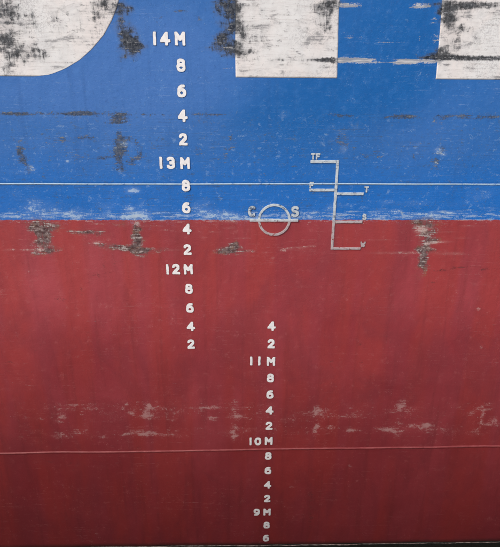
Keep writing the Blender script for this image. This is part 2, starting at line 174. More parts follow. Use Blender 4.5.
def field(tab, X, Z, signed=False, spread=1.25, rag=None):
    out = np.zeros_like(X)
    for cx, cz, rx, rz, s in tab:
        m = (np.abs(X - cx) < rx * spread * 2 + .08) & (np.abs(Z - cz) < rz * spread * 2 + .05)
        if not m.any():
            continue
        x_, z_ = X[m] - cx, Z[m] - cz
        k = 1.0
        if rag is not None:                      # thin drawn-out marks stay straight, broad ones get ragged
            w = min(1.0, max(0.0, (rz - .012) / .03))
            x_ = x_ + rag[0][m] * min(1.0, rx / .05); z_ = z_ + rag[1][m] * w
            k = rag[2][m] * w + (1.0 + .6 * (rag[2][m] - .86)) * (1 - w)
        g = abs(s) * k * np.exp(-(((x_ / (rx * spread)) ** 2 + (z_ / (rz * spread)) ** 2) ** 1.25))
        o = out[m]
        out[m] = o + np.sign(s) * g if signed else np.maximum(o, g) + .25 * np.minimum(o, g)
    return np.clip(out, -1.0, 1.3)

# ------------------------------------------------------------------ hull shape
def seam_upper(x):   # white welded line
    return 4.3205 + 0.0028 * x + 0.0015 * np.sin(x * 2.1) + 0.0008 * np.sin(x * 7.0 + 1)
def seam_lower(x):   # red welded seam
    return 1.391 + 0.0077 * x + 0.0025 * np.sin(x * 2.6 + .6) + 0.0008 * np.sin(x * 8.0)
def paint_line(x):   # edge between blue topsides and red boot-topping
    return 3.989 + 0.0018 * x

def relief(x, z):    # how far the plating bulges towards -y: frames 0.8 m apart, small dents
    r = 0.0022 * np.sin(x * 2 * math.pi / 0.82 + 0.7) * np.sin(z * 1.9 + 0.4 * x)
    r = r + 0.0022 * np.sin(1.7 * x + 2.3 * z) + 0.0012 * np.sin(5.1 * x - 3.3 * z + 1.0) + 0.0009 * np.sin(9.3 * z + 4.1 * x)
    for cx, cz, rr, a in ((-1.3, 3.55, .35, .006), (-.75, 3.6, .25, .007), (.1, 3.65, .3, .004), (1.75, 3.6, .3, .007),
                          (-.75, 4.65, .3, .006), (-.75, 1.75, .3, .005), (.05, 1.75, .3, .005), (.75, 1.75, .3, .005),
                          (1.6, 1.75, .3, .005), (2.5, 1.75, .3, .004), (-1.75, 1.75, .35, .005), (1.7, 5.3, .4, .006), (-.1, 5.4, .3, .006)):
        r = r - a * np.exp(-((x - cx) ** 2 + (z - cz) ** 2) / rr ** 2)
    return r

def col_positions(lo, hi, fine_lo, fine_hi, step, coarse):
    a = np.linspace(lo, fine_lo, max(2, int((fine_lo - lo) / coarse)), endpoint=False)
    b = np.linspace(fine_lo, fine_hi, int((fine_hi - fine_lo) / step), endpoint=False)
    c = np.linspace(fine_hi, hi, max(2, int((hi - fine_hi) / coarse)) + 1)
    return np.concatenate([a, b, c])

def add_wear(me, X, Z):
    for name, tab, sg in (('scuff', SCUFF, 0), ('scrape', SCRAPE, 0), ('rust', RUST, 0), ('chalk', CHALK, 0),
                          ('pink', PINK, 0), ('bare', BARE, 0), ('tone', TONE, 1)):
        at = me.attributes.new(name, 'FLOAT', 'POINT')
        if name in ('tone', 'scrape'):
            f = field(tab, X, Z, sg, 1.3)
        else:
            f = field(tab, X, Z, sg, 1.55 if name in ('rust', 'bare', 'pink') else 1.35, ragged(X, Z, len(name) * 7 + len(tab)))
        at.data.foreach_set('value', f.astype(np.float32))

def sheet(name, X, Z, offset, mat, rim):
    """Rows x columns of surface points -> one mesh, with a rim turned back into the hull."""
    n, m = X.shape
    Y = -(relief(X, Z) + offset)
    P = np.stack([X, Y, Z], -1)
    # rim: an outer ring of points set back by 'rim'
    top = np.concatenate([P[0:1], P, P[-1:]], 0)
    full = np.concatenate([top[:, 0:1], top, top[:, -1:]], 1)
    full[0, :, 1] += rim; full[-1, :, 1] += rim
    full[:, 0, 1] += rim; full[:, -1, 1] += rim
    n2, m2 = n + 2, m + 2
    V = full.reshape(-1, 3)
    idx = np.arange(n2 * m2).reshape(n2, m2)
    F = np.stack([idx[:-1, :-1], idx[:-1, 1:], idx[1:, 1:], idx[1:, :-1]], -1).reshape(-1, 4)
    me = bpy.data.meshes.new(name)
    me.vertices.add(len(V)); me.vertices.foreach_set('co', V.astype(np.float32).ravel())
    me.loops.add(F.size); me.loops.foreach_set('vertex_index', F.astype(np.int32).ravel())
    me.polygons.add(len(F))
    me.polygons.foreach_set('loop_start', np.arange(0, F.size, 4, dtype=np.int32))
    me.polygons.foreach_set('loop_total', np.full(len(F), 4, dtype=np.int32))
    me.update(calc_edges=True)
    inner = np.zeros((n2 - 1, m2 - 1), bool); inner[1:-1, 1:-1] = True
    me.polygons.foreach_set('use_smooth', inner.ravel())
    add_wear(me, V[:, 0].copy(), V[:, 2].copy())
    me.materials.append(mat)
    ob = bpy.data.objects.new(name, me)
    C.objects.link(ob)
    return ob

# ------------------------------------------------------------------ materials
class NT:
    def __init__(self, name, place=False):
        self.mat = bpy.data.materials.new(name); self.mat.use_nodes = True
        self.t = self.mat.node_tree; self.b = self.t.nodes['Principled BSDF']
        tc = self.t.nodes.new('ShaderNodeTexCoord'); self.co = tc.outputs['Object']
        if place: self.co = self.t.nodes.new('ShaderNodeNewGeometry').outputs['Position']     # marks: pattern differs from place to place
    def put(self, sock, v):
        if isinstance(v, bpy.types.NodeSocket): self.t.links.new(v, sock)
        elif v is not None: sock.default_value = v if not isinstance(v, tuple) or len(v) != 3 or sock.type != 'RGBA' else (*v, 1)
    def math(self, op, a, b=None, c=None, clamp=False):
        n = self.t.nodes.new('ShaderNodeMath'); n.operation = op; n.use_clamp = clamp
        for i, v in enumerate((a, b, c)):
            if v is not None: self.put(n.inputs[i], v)
        return n.outputs[0]
    def mix(self, f, a, b, mode='MIX'):
        n = self.t.nodes.new('ShaderNodeMix'); n.data_type = 'RGBA'; n.blend_type = mode
        self.put(n.inputs[0], f); self.put(n.inputs[6], a); self.put(n.inputs[7], b)
        return n.outputs[2]
    def scaled(self, s, off=(0, 0, 0)):
        n = self.t.nodes.new('ShaderNodeMapping'); self.put(n.inputs[0], self.co)
        n.inputs['Scale'].default_value = s; n.inputs['Location'].default_value = off
        return n.outputs[0]
    def noise(self, s, detail=6, rough=.6, dist=0.0, off=(0, 0, 0), lac=2.0):
        n = self.t.nodes.new('ShaderNodeTexNoise'); self.put(n.inputs['Vector'], self.scaled(s if isinstance(s, tuple) else (s, s, s), off))
        n.inputs['Scale'].default_value = 1.0; n.inputs['Detail'].default_value = detail
        n.inputs['Roughness'].default_value = rough; n.inputs['Distortion'].default_value = dist; n.inputs['Lacunarity'].default_value = lac
        return n.outputs[0]
    def ramp(self, v, lo, hi, a=0.0, b=1.0, smooth=True):
        n = self.t.nodes.new('ShaderNodeMapRange'); n.interpolation_type = 'SMOOTHSTEP' if smooth else 'LINEAR'
        self.put(n.inputs[0], v); self.put(n.inputs[1], lo); self.put(n.inputs[2], hi)
        n.inputs[3].default_value = a; n.inputs[4].default_value = b
        return n.outputs[0]
    def attr(self, name):
        n = self.t.nodes.new('ShaderNodeAttribute'); n.attribute_name = name
        return n.outputs['Fac']
    def wear(self, name, n, lo=0.0, w=.16, gain=1.0):
        """crisp broken patches: where the mark's strength beats the noise"""
        k = self.math('ADD', self.math('MULTIPLY', self.attr(name), gain), self.math('SUBTRACT', self.ramp(n, .36, .64, smooth=False), 1.0))
        return self.ramp(k, lo, lo + w)
    def bump(self, h, strength, dist, normal=None):
        n = self.t.nodes.new('ShaderNodeBump'); n.inputs['Strength'].default_value = strength; n.inputs['Distance'].default_value = dist
        self.put(n.inputs['Height'], h)
        if normal is not None: self.put(n.inputs['Normal'], normal)
        return n.outputs[0]
    def sep(self):
        n = self.t.nodes.new('ShaderNodeSeparateXYZ'); self.put(n.inputs[0], self.co); return n.outputs

def hull_material(name, lettering=False, bottom=False):
    N = NT(name)
    x, y, z = N.sep()
    tone = N.attr('tone')
    big = N.noise((1.6, 1, 1.1), 4, .6, .6)
    mid = N.noise(13, 5, .68)
    flake = N.noise((24, 24, 36), 4, .74, .6, off=(3, 1, 7))
    speck = N.noise((95, 95, 120), 2, .7)
    streakh = N.noise((5, 5, 62), 3, .68, .3)
    hair = N.noise((2.4, 2, 150), 2, .6, .25, off=(0, 0, 5))
    mott = N.noise(38, 4, .75, .4)
    curl = N.noise(34, 2, .5, 2.8, off=(9, 2, 1))
    # the wear edge: part flakes, part streaks, part specks
    n1 = N.math('MULTIPLY_ADD', flake, .55, N.math('MULTIPLY_ADD', speck, .30, N.math('MULTIPLY', streakh, .15)))
    n2 = N.math('MULTIPLY_ADD', streakh, .50, N.math('MULTIPLY_ADD', speck, .25, N.math('MULTIPLY', flake, .25)))
    if lettering:
        col = N.mix(N.ramp(big, .38, .62), (.74, .76, .76), (.78, .75, .73))
        col = N.mix(N.ramp(mid, .42, .72, 0, .42), col, (.54, .55, .55))
        col = N.mix(N.ramp(streakh, .48, .74, 0, .50), col, (.52, .50, .49))
        col = N.mix(N.ramp(n1, .54, .64, 0, .55), col, (.36, .36, .37))
        col = N.mix(N.ramp(hair, .62, .72, 0, .22), col, (.42, .41, .40))
        curls = N.math('MULTIPLY', N.ramp(curl, .40, .47, .40, 0), N.ramp(N.noise((2.2, 1, 2.6), 3, .6, .5, off=(2, 0, 9)), .46, .60))
        col = N.mix(curls, col, (.26, .26, .28))
        smudge = N.noise((4.5, 2, 9), 5, .68, .5, off=(6, 0, 1))
        col = N.mix(N.ramp(smudge, .50, .70, 0, .55), col, (.40, .40, .41))
        col = N.mix(N.ramp(N.math('MULTIPLY_ADD', smudge, .5, N.math('MULTIPLY', n2, .5)), .54, .60, 0, .65), col, (.22, .23, .24))
        isblue = 1.0
    else:
        bt = N.math('MULTIPLY_ADD', tone, .55, N.math('MULTIPLY', big, .6))
        blue = N.mix(N.ramp(bt, -.15, .85), (.005, .118, .400), (.050, .170, .485))
        blue = N.mix(N.ramp(mid, .46, .76, 0, .22), blue, (.085, .255, .60))
        newer = N.ramp(N.math('MULTIPLY_ADD', N.math('SUBTRACT', big, .5), .5, z), 4.75, 4.15, 0, .7)      # a brighter repainted strip above the boot-topping
        blue = N.mix(newer, blue, (.010, .155, .560))
        blue = N.mix(N.ramp(streakh, .54, .78, 0, .14), blue, (.006, .085, .33))
        runs = N.noise((11, 2, .7), 4, .62, .2, off=(3, 0, 0))
        blue = N.mix(N.ramp(runs, .52, .72, 0, .22), blue, (.010, .080, .28))
        blue = N.mix(N.ramp(mott, .54, .70, 0, .38), blue, (.022, .085, .28))
        blue = N.mix(N.ramp(n1, .56, .66, 0, .40), blue, (.18, .37, .64))
        red = N.mix(N.ramp(bt, -.1, .85), (.275, .036, .044), (.40, .070, .084))
        bands = N.noise((3.4, 1, .35), 2, .5, .0)
        red = N.mix(N.ramp(bands, .40, .60, 0, .6), red, (.36, .048, .044))
        dull = N.noise((2.2, 1, 1.0), 5, .65, .8, off=(4, 0, 3))
        red = N.mix(N.ramp(dull, .42, .68, 0, .6), red, (.245, .042, .052))
        red = N.mix(N.ramp(streakh, .54, .80, 0, .12), red, (.23, .030, .032))
        red = N.mix(N.ramp(runs, .50, .72, 0, .34), red, (.20, .034, .038))
        red = N.mix(N.ramp(n1, .55, .68, 0, .40), red, (.17, .026, .032))
        red = N.mix(N.ramp(mid, .54, .78, 0, .32), red, (.47, .13, .13))
        height_mix = N.ramp(N.math('MULTIPLY_ADD', N.math('SUBTRACT', big, .5), 1.5, z), .8, 3.5)     # the red gets gradually darker towards the water, with an uneven transition
        red = N.mix(height_mix, N.mix(1.0, red, (.72, .68, .68), 'MULTIPLY'), red)
        if bottom:      # slightly darker red below the seam
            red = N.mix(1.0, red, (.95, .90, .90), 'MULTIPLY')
        wob = N.math('MULTIPLY', N.math('SUBTRACT', flake, .5), .030)
        edge = N.math('MULTIPLY_ADD', x, .0018, 3.989)
        dz = N.math('ADD', N.math('SUBTRACT', z, edge), wob)
        isblue = N.ramp(dz, -.003, .003)
        col = N.mix(isblue, red, blue)
        pale = N.mix(isblue, (.56, .29, .28), (.36, .49, .68))
        # rubbing along the paint edge
        rub = N.ramp(N.math('ABSOLUTE', N.math('SUBTRACT', dz, .035)), .0, .13, .52, 0)
        k = N.math('ADD', rub, N.math('SUBTRACT', N.ramp(n2, .36, .64, smooth=False), 1.0))
        col = N.mix(N.math('MULTIPLY', N.ramp(k, -.05, .2), .75), col, pale)
        # hair scratches and scattered chips, more in some places than others
        often = N.ramp(N.noise((1.3, 1, 2.2), 2, .5, off=(7, 0, 2)), .40, .62, .15, 1)
        belt = N.math('MULTIPLY', N.ramp(N.math('MULTIPLY_ADD', big, .3, z), 4.05, 4.2), N.ramp(N.math('MULTIPLY_ADD', big, .3, z), 5.2, 4.9))
        often = N.math('MAXIMUM', often, belt)
        sc = N.math('MULTIPLY', N.ramp(hair, .60, .67), often)
        col = N.mix(N.math('MULTIPLY', sc, N.ramp(flake, .46, .60, 0, .26)), col, pale)
        chips = N.math('MULTIPLY', N.ramp(N.math('MULTIPLY_ADD', speck, .6, N.math('MULTIPLY', mid, .4)), .60, .66), often)
        col = N.mix(N.math('MULTIPLY', chips, .36), col, pale)
        pits = N.math('MULTIPLY', N.ramp(N.math('MULTIPLY_ADD', speck, .55, N.math('MULTIPLY', flake, .45)), .36, .31), often)
        col = N.mix(N.math('MULTIPLY', pits, .60), col, N.mix(isblue, (.12, .022, .025), (.035, .07, .15)))
    n3 = N.math('MULTIPLY_ADD', mid, .5, N.math('MULTIPLY', n1, .5))
    if not lettering:
        dk = N.math('MULTIPLY', N.ramp(N.math('MULTIPLY_ADD', n1, .5, N.math('MULTIPLY_ADD', n2, .2, N.math('MULTIPLY', mid, .3))), .535, .60), N.math('MULTIPLY', belt, .60))
        col = N.mix(dk, col, (.040, .060, .085))
        lt = N.math('MULTIPLY', N.ramp(N.math('MULTIPLY_ADD', n1, .55, N.math('MULTIPLY', mid, .45)), .460, .395), N.math('MULTIPLY', belt, .36))
        col = N.mix(lt, col, (.30, .46, .66))
        drag = N.math('MULTIPLY', N.ramp(N.math('MULTIPLY_ADD', hair, .7, N.math('MULTIPLY', flake, .3)), .42, .36), N.math('MULTIPLY', belt, N.ramp(big, .42, .60, .15, .75)))
        col = N.mix(drag, col, (.045, .065, .085))
    # blackened, rusty breaks
    rm = N.wear('rust', N.math('MULTIPLY_ADD', n1, .6, N.math('MULTIPLY', n2, .4)), -.10, .40, 1.0)
    rcol = N.mix(N.ramp(mott, .36, .60), (.018, .030, .044), (.085, .088, .085))
    if not lettering:
        rcol = N.mix(isblue, (.11, .028, .030), rcol)
    rcol = N.mix(N.ramp(n2, .55, .61, 0, .5), rcol, N.mix(isblue, (.22, .06, .06), (.40, .40, .36)))
    col = N.mix(N.math('MULTIPLY', rm, .84), col, rcol)
    # bare patches on the boot-topping
    sv0 = N.noise((24, 5, 6), 4, .72, 1.4)
    bm_ = N.wear('bare', N.math('MULTIPLY_ADD', sv0, .3, N.math('MULTIPLY_ADD', n2, .25, N.math('MULTIPLY', n3, .45))), -.12, .46, 1.0)
    bcol = N.mix(N.ramp(flake, .38, .60), (.028, .024, .026), (.17, .14, .135))
    col = N.mix(N.ramp(N.attr('bare'), .12, .9, 0, .40), col, (.15, .085, .085))
    col = N.mix(N.math('MULTIPLY', bm_, .86), col, bcol)
    pick = N.math('MULTIPLY', N.ramp(N.attr('bare'), .22, .6), N.ramp(n2, .53, .585, 0, .8))
    col = N.mix(pick, col, (.54, .50, .48))
    bleed = N.math('MULTIPLY', N.ramp(N.attr('bare'), .08, .4), N.ramp(mid, .52, .66, 0, .35))
    col = N.mix(bleed, col, (.26, .11, .045))
    # rubber scuffs
    sv = sv0
    smn = N.math('MULTIPLY_ADD', sv, .40, N.math('MULTIPLY_ADD', streakh, .18, N.math('MULTIPLY', flake, .42)))
    sm = N.wear('scuff', smn, -.16, .58, 1.14)
    scol = N.mix(N.ramp(mott, .38, .66), (.010, .013, .018), (.085, .095, .105))
    col = N.mix(N.ramp(N.attr('scuff'), .12, .95, 0, .50), col, (.14, .155, .18))
    col = N.mix(N.math('MULTIPLY', sm, .94), col, scol)
    left = N.math('MULTIPLY', N.ramp(N.attr('scuff'), .3, .6), N.ramp(n2, .56, .62, 0, .55))
    col = N.mix(left, col, (.46, .48, .50))
    # bright scrapes drawn along the side
    scr = N.wear('scrape', n2, -.05, .25, 1.05)
    ccol = N.mix(N.ramp(streakh, .42, .60), (.62, .62, .60), (.30, .32, .35))
    col = N.mix(N.math('MULTIPLY', scr, .88), col, ccol)
    if not lettering:
        # chalky and rubbed-through paint
        ck = N.wear('chalk', N.math('MULTIPLY_ADD', n2, .4, N.math('MULTIPLY', n1, .6)), -.05, .36, .88)
        chc = N.mix(isblue, (.60, .47, .44), (.44, .58, .72))
        col = N.mix(N.ramp(N.attr('chalk'), .1, 1.0, 0, .20), col, chc)
        col = N.mix(N.math('MULTIPLY', ck, .66), col, chc)
        pk = N.wear('pink', N.math('MULTIPLY_ADD', n1, .6, N.math('MULTIPLY', n2, .4)), -.06, .34, .92)
        col = N.mix(N.ramp(N.attr('pink'), .1, 1.0, 0, .09), col, (.50, .26, .25))
        col = N.mix(N.math('MULTIPLY', pk, .46), col, (.55, .38, .36))
        # wet, slimy band just over the water
        wet = N.ramp(N.math('MULTIPLY_ADD', flake, .03, z), .015, .075, 1, 0)
        col = N.mix(N.math('MULTIPLY', wet, .75), col, (.035, .018, .016))
    # relief
    hb = N.math('MULTIPLY_ADD', N.ramp(curl, .38, .62), .22 if lettering else .3, N.math('MULTIPLY', flake, .45 if lettering else 1.0))
    b1 = N.bump(hb, .45, .0025)
    b2 = N.bump(N.noise((2.8, 2.8, 2.4), 4, .5), .40, .035, b1)
    N.put(N.b.inputs['Normal'], b2)
    N.put(N.b.inputs['Base Color'], col)
    worn = N.math('MAXIMUM', N.math('MAXIMUM', rm, bm_), sm)
    N.put(N.b.inputs['Roughness'], N.math('MULTIPLY_ADD', mid, .25, N.ramp(worn, 0, 1, .40, .66)))
    N.b.inputs['Specular IOR Level'].default_value = .28
    return N.mat

def white_mark_material(name, base, grime, amount, under):
    """white paint on welded plate: dirty, flaking along the edges"""
    N = NT(name, True)
    flake = N.noise((22, 22, 26), 5, .72, .6); mid = N.noise(24, 3, .65); st = N.noise((12, 12, 70), 3, .65)
    col = N.mix(N.ramp(mid, .4, .7, 0, .5), base, grime)
    col = N.mix(N.ramp(st, .55, .75, 0, .45), col, grime)
    if under == 'split':
        x, y, z = N.sep()
        up_ = N.ramp(z, 3.97, 3.995)
        u = N.mix(up_, (.24, .06, .055), (.11, .16, .24))
        col = N.mix(up_, N.mix(.5, col, (.36, .18, .165)), col)
    else:
        u = under
    col = N.mix(N.ramp(flake, .62 - amount, .70 - amount), col, u)
    N.put(N.b.inputs['Base Color'], col)
    N.b.inputs['Roughness'].default_value = .6
    N.put(N.b.inputs['Normal'], N.bump(flake, .5, .003))
    return N.mat

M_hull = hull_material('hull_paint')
M_bottom = hull_material('lower_hull_paint', bottom=True)
M_letter = hull_material('white_letter_paint', True)
M_num = white_mark_material('numeral_paint', (.86, .87, .87), (.66, .65, .64), -.02, (.40, .37, .36))
M_load = white_mark_material('load_mark_paint', (.54, .62, .67), (.28, .32, .36), .08, 'split')
M_line = white_mark_material('line_paint', (.38, .53, .66), (.20, .36, .54), .06, (.10, .22, .45))

def seam_material():
    N = NT('red_seam_paint')
    col = N.mix(N.ramp(N.noise((8, 8, 40), 6, .6), .35, .7), (.24, .040, .043), (.33, .080, .082))
    col = N.mix(N.ramp(N.noise((14, 14, 50), 5, .7, off=(2, 0, 1)), .60, .72, 0, .8), col, (.20, .03, .03))
    N.put(N.b.inputs['Base Color'], col); N.b.inputs['Roughness'].default_value = .5
    N.put(N.b.inputs['Normal'], N.bump(N.noise(60, 5, .6), .5, .003))
    return N.mat
M_seam = seam_material()

def bead_material():
    N = NT('grimy_weld_bead', True)
    x, y, z = N.sep()
    n = N.noise(50, 3, .65)
    a = N.mix(N.ramp(z, 3.98, 3.995), (.19, .032, .034), (.030, .10, .28))
    N.put(N.b.inputs['Base Color'], N.mix(N.ramp(n, .42, .60), a, N.mix(.6, a, (.04, .04, .045))))
    N.b.inputs['Roughness'].default_value = .6
    return N.mat
M_bead = bead_material()

def water_material():
    N = NT('harbour_water')
    N.b.inputs['Base Color'].default_value = (.012, .017, .014, 1)
    N.b.inputs['Roughness'].default_value = .08
    N.b.inputs['IOR'].default_value = 1.33
    h = N.math('MULTIPLY_ADD', N.noise(5, 4, .55, .6), .8, N.math('MULTIPLY', N.noise(18, 4, .55, .4), .25))
    N.put(N.b.inputs['Normal'], N.bump(h, .6, .06))
    return N.mat

def concrete_material():
    N = NT('quay_concrete')
    n = N.noise(3, 9, .65, .4); g = N.noise((6, 6, 1.2), 6, .6)
    col = N.mix(N.ramp(n, .35, .65), (.36, .35, .33), (.46, .45, .42))
    col = N.mix(N.ramp(g, .5, .75, 0, .7), col, (.20, .195, .18))
    N.put(N.b.inputs['Base Color'], col); N.b.inputs['Roughness'].default_value = .85
    N.put(N.b.inputs['Normal'], N.bump(N.noise(30, 8, .65), .5, .01))
    return N.mat

def foam_material():
    N = NT('scum_foam')
    n = N.noise((20, 20, 20), 6, .7)
    N.put(N.b.inputs['Base Color'], N.mix(N.ramp(n, .35, .65), (.10, .07, .06), (.40, .33, .30)))
    N.b.inputs['Roughness'].default_value = .7
    return N.mat

# ------------------------------------------------------------------ the setting
def box_mesh(name, lo, hi, mat, bevel=0.0, seg=2):
    bm = bmesh.new(); bmesh.ops.create_cube(bm, size=1.0)
    for v in bm.verts:
        v.co = Vector([lo[i] + (v.co[i] + .5) * (hi[i] - lo[i]) for i in range(3)])
    if bevel: bmesh.ops.bevel(bm, geom=bm.edges[:], offset=bevel, segments=seg, profile=.5, affect='EDGES')
    me = bpy.data.meshes.new(name); bm.to_mesh(me); bm.free(); me.materials.append(mat)
    ob = bpy.data.objects.new(name, me); C.objects.link(ob)
    return ob

bm = bmesh.new()
for co in ((-60, -40, 0), (60, -40, 0), (60, 12, 0), (-60, 12, 0)): bm.verts.new(co)
bm.faces.new(bm.verts[:])
me = bpy.data.meshes.new('water'); bm.to_mesh(me); bm.free(); me.materials.append(water_material())
water = bpy.data.objects.new('water', me); C.objects.link(water); water['kind'] = 'structure'
quay = box_mesh('quay', (-60, -40, -1.5), (60, -3.35, 3.2), concrete_material(), .06, 3)
quay['kind'] = 'structure'

# ------------------------------------------------------------------ the ship
ship = bpy.data.objects.new('ship_hull', None); C.objects.link(ship)
ship['label'] = 'scuffed ship side, blue above red, with white draught numerals and load line marks'
ship['category'] = 'ship'
def part(ob, parent=None, label=None):
    ob.parent = parent or ship
    if label: ob['label'] = label
    return ob

XS = col_positions(-8.0, 8.0, -3.3, 3.6, .0125, .18)
def plate(lo, hi, rows, label, mat=None):
    t = np.linspace(0, 1, rows)[:, None]
    X = np.repeat(XS[None, :], rows, 0)
    Z = lo(X) * (1 - t) + hi(X) * t
    o = sheet('hull_plate', X, Z, 0.0, mat or M_hull, .02)
    return part(o, label=label)
plate(lambda x: seam_upper(x) + .001, lambda x: 0 * x + 7.6, 150, 'bright blue topside plating with huge white letters')
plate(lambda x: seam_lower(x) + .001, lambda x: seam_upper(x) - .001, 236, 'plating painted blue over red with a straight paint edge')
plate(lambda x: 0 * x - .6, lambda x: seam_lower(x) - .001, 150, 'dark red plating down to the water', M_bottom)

def bead(name, fz, half_h, out, mat, seed, label):
    """a run of weld: half-round bar with small ripples"""
    rnd = np.random.RandomState(seed)
    xs = np.concatenate([np.linspace(-8, -3.4, 40, endpoint=False), np.linspace(-3.4, 3.7, 900, endpoint=False), np.linspace(3.7, 8, 40)])
    k = 7; bm = bmesh.new(); prev = None
    wob = np.convolve(rnd.randn(len(xs) + 24), np.ones(25) / 5.0, 'valid') * .06
    rip = rnd.randn(len(xs)) * .05
    for i, xx in enumerate(xs):
        zz = float(fz(xx)); base = -float(relief(xx, zz)); s = 1 + wob[i] + rip[i]
        ring = []
        for j in range(k):
            a = math.pi * j / (k - 1)
            ring.append(bm.verts.new((xx, base + .003 - (out * s + .003) * math.sin(a) ** .8 if 0 < j < k - 1 else base + .003, zz - half_h * (1 + .5 * wob[i]) * math.cos(a) + .0012 * wob[i])))
        if prev:
            for j in range(k - 1): bm.faces.new((prev[j], ring[j], ring[j + 1], prev[j + 1]))
        prev = ring
    for f in bm.faces: f.smooth = True
    bmesh.ops.recalc_face_normals(bm, faces=bm.faces[:])
    me = bpy.data.meshes.new(name); bm.to_mesh(me); bm.free(); me.materials.append(mat)
    ob = bpy.data.objects.new(name, me); C.objects.link(ob)
    return part(ob, label=label)
bead('weld_seam', seam_upper, .0078, .0075, M_line, 3, 'thin raised line painted white along the blue plating')
bead('weld_seam', seam_lower, .012, .011, M_seam, 5, 'thin raised red weld seam above the darkest plating')

# huge white letters, painted over the plating: lower ends of the strokes
def letter(left, right, zbot, ztop, ncol, label):
    zs = np.concatenate([np.linspace(zbot, 5.95, int((5.95 - zbot) / .0125)), np.linspace(6.0, ztop, 14)])
    t = np.linspace(0, 1, ncol)[None, :]
    L = np.array([left(a) for a in zs])[:, None]; R = np.array([right(a) for a in zs])[:, None]
    X = L * (1 - t) + R * t
    Z = np.repeat(zs[:, None], ncol, 1)
    Z = Z + (zbot - Z) * 0
    o = sheet('painted_letter', X, Z, .0014, M_letter, .0025)
    return part(o, label=label)
arc = np.array([[-1.70, 5.2085], [-1.65, 5.210], [-1.60, 5.2165], [-1.549, 5.229], [-1.437, 5.269], [-1.306, 5.338], [-1.199, 5.420], [-1.092, 5.526], [-1.018, 5.635], [-.971, 5.724], [-.95, 5.779], [-.915, 5.92], [-.89, 6.15], [-.885, 6.6], [-.885, 7.6]])
AX = -1.95
def arc_r(zv): return float(np.interp(zv, arc[:, 1], arc[:, 0]))
letter(lambda a: 2 * AX - arc_r(a), arc_r, 5.2086, 7.3, 170, 'round foot of a huge white letter, scuffed grey')
letter(lambda a: -.026 + .002 * math.sin(a * 9), lambda a: .829 - .018 * min(1, max(0, (a - 5.25) / .3)) + .003 * math.sin(a * 14), 5.2135, 7.3, 72, 'square foot of a white letter stroke right of the numerals')
letter(lambda a: 1.666 - .03 * min(1, max(0, (a - 5.25) / .6)), lambda a: 2.52, 5.212, 7.3, 70, 'white letter stroke nearest the right edge')

# ------------------------------------------------------------------ raised glyphs
def arc_pts(cx, cy, rx, ry, a0, a1, n=14):
    return [(cx + rx * math.cos(math.radians(a0 + (a1 - a0) * i / n)), cy + ry * math.sin(math.radians(a0 + (a1 - a0) * i / n))) for i in range(n + 1)]
# strokes in a box 7.4 wide (M 8.6) and 10.4 high, centimetres; centre lines of the strokes
GL = {
    '0': [arc_pts(3.7, 5.2, 2.5, 3.9, 0, 360, 28)],
    '1': [[(1.4, 1.3), (1.4, 9.1)]],
    '2': [arc_pts(3.6, 7.0, 2.3, 2.2, 165, -20, 16) + [(1.5, 1.75)], [(1.3, 1.35), (6.3, 1.35)]],
    '3': [arc_pts(3.5, 7.05, 2.4, 2.1, 150, -90, 16), arc_pts(3.5, 3.3, 2.6, 2.1, 90, -150, 16)],
    '4': [[(4.9, 1.3), (4.9, 9.0), (.9, 3.6), (6.7, 3.6)]],
    '6': [arc_pts(3.7, 3.75, 2.55, 2.5, 0, 360, 24), arc_pts(4.6, 4.6, 3.4, 4.4, 78, 185, 14)],
    '8': [arc_pts(3.7, 3.55, 2.5, 2.25, 0, 360, 24), arc_pts(3.7, 7.2, 2.15, 1.9, 0, 360, 24)],
    '9': [arc_pts(3.7, 6.7, 2.45, 2.4, 0, 360, 24), arc_pts(2.8, 5.8, 3.4, 4.4, -102, 5, 14)],
    'M': [[(1.3, 1.3), (1.3, 9.1), (4.3, 4.6), (7.3, 9.1), (7.3, 1.3)]],
    'C': [arc_pts(3.7, 5.2, 2.6, 3.9, 48, 312, 24)],
    'S': [arc_pts(3.7, 7.15, 2.35, 1.95, 30, 270, 16) + arc_pts(3.7, 3.2, 2.45, 2.0, 90, -150, 16)],
    'T': [[(1.3, 9.1), (6.3, 9.1)], [(3.8, 9.1), (3.8, 1.3)]],
    'F': [[(6.2, 9.1), (1.6, 9.1), (1.6, 1.3)], [(1.6, 5.2), (5.4, 5.2)]],
    'W': [[(1.0, 9.1), (2.6, 1.3), (4.3, 7.0), (6.0, 1.3), (7.6, 9.1)]],
}
GW = {'M': 8.6, 'W': 8.6, '1': 2.8}

def contour(field_, xs, ys):
    """marching squares at 0; returns closed loops of points"""
    segs = {}
    def cut(p, q, a, b):
        t = a / (a - b); return (round(p[0] + (q[0] - p[0]) * t, 5), round(p[1] + (q[1] - p[1]) * t, 5))
    nxt = {}
    for j in range(len(ys) - 1):
        for i in range(len(xs) - 1):
            c = [(xs[i], ys[j]), (xs[i + 1], ys[j]), (xs[i + 1], ys[j + 1]), (xs[i], ys[j + 1])]
            v = [field_[j, i], field_[j, i + 1], field_[j + 1, i + 1], field_[j + 1, i]]
            if all(a > 0 for a in v) or all(a <= 0 for a in v): continue
            ins, outs = [], []
            for k in range(4):
                a, b = v[k], v[(k + 1) % 4]
                if (a <= 0) != (b <= 0):
                    p = cut(c[k], c[(k + 1) % 4], a, b)
                    (outs if a <= 0 else ins).append(p)
            for p, q in zip(outs, ins): nxt[p] = q
    loops = []
    while nxt:
        s = next(iter(nxt)); loop = []; p = s
        while p in nxt:
            loop.append(p); p = nxt.pop(p)
        if len(loop) > 8: loops.append(loop)
    return loops

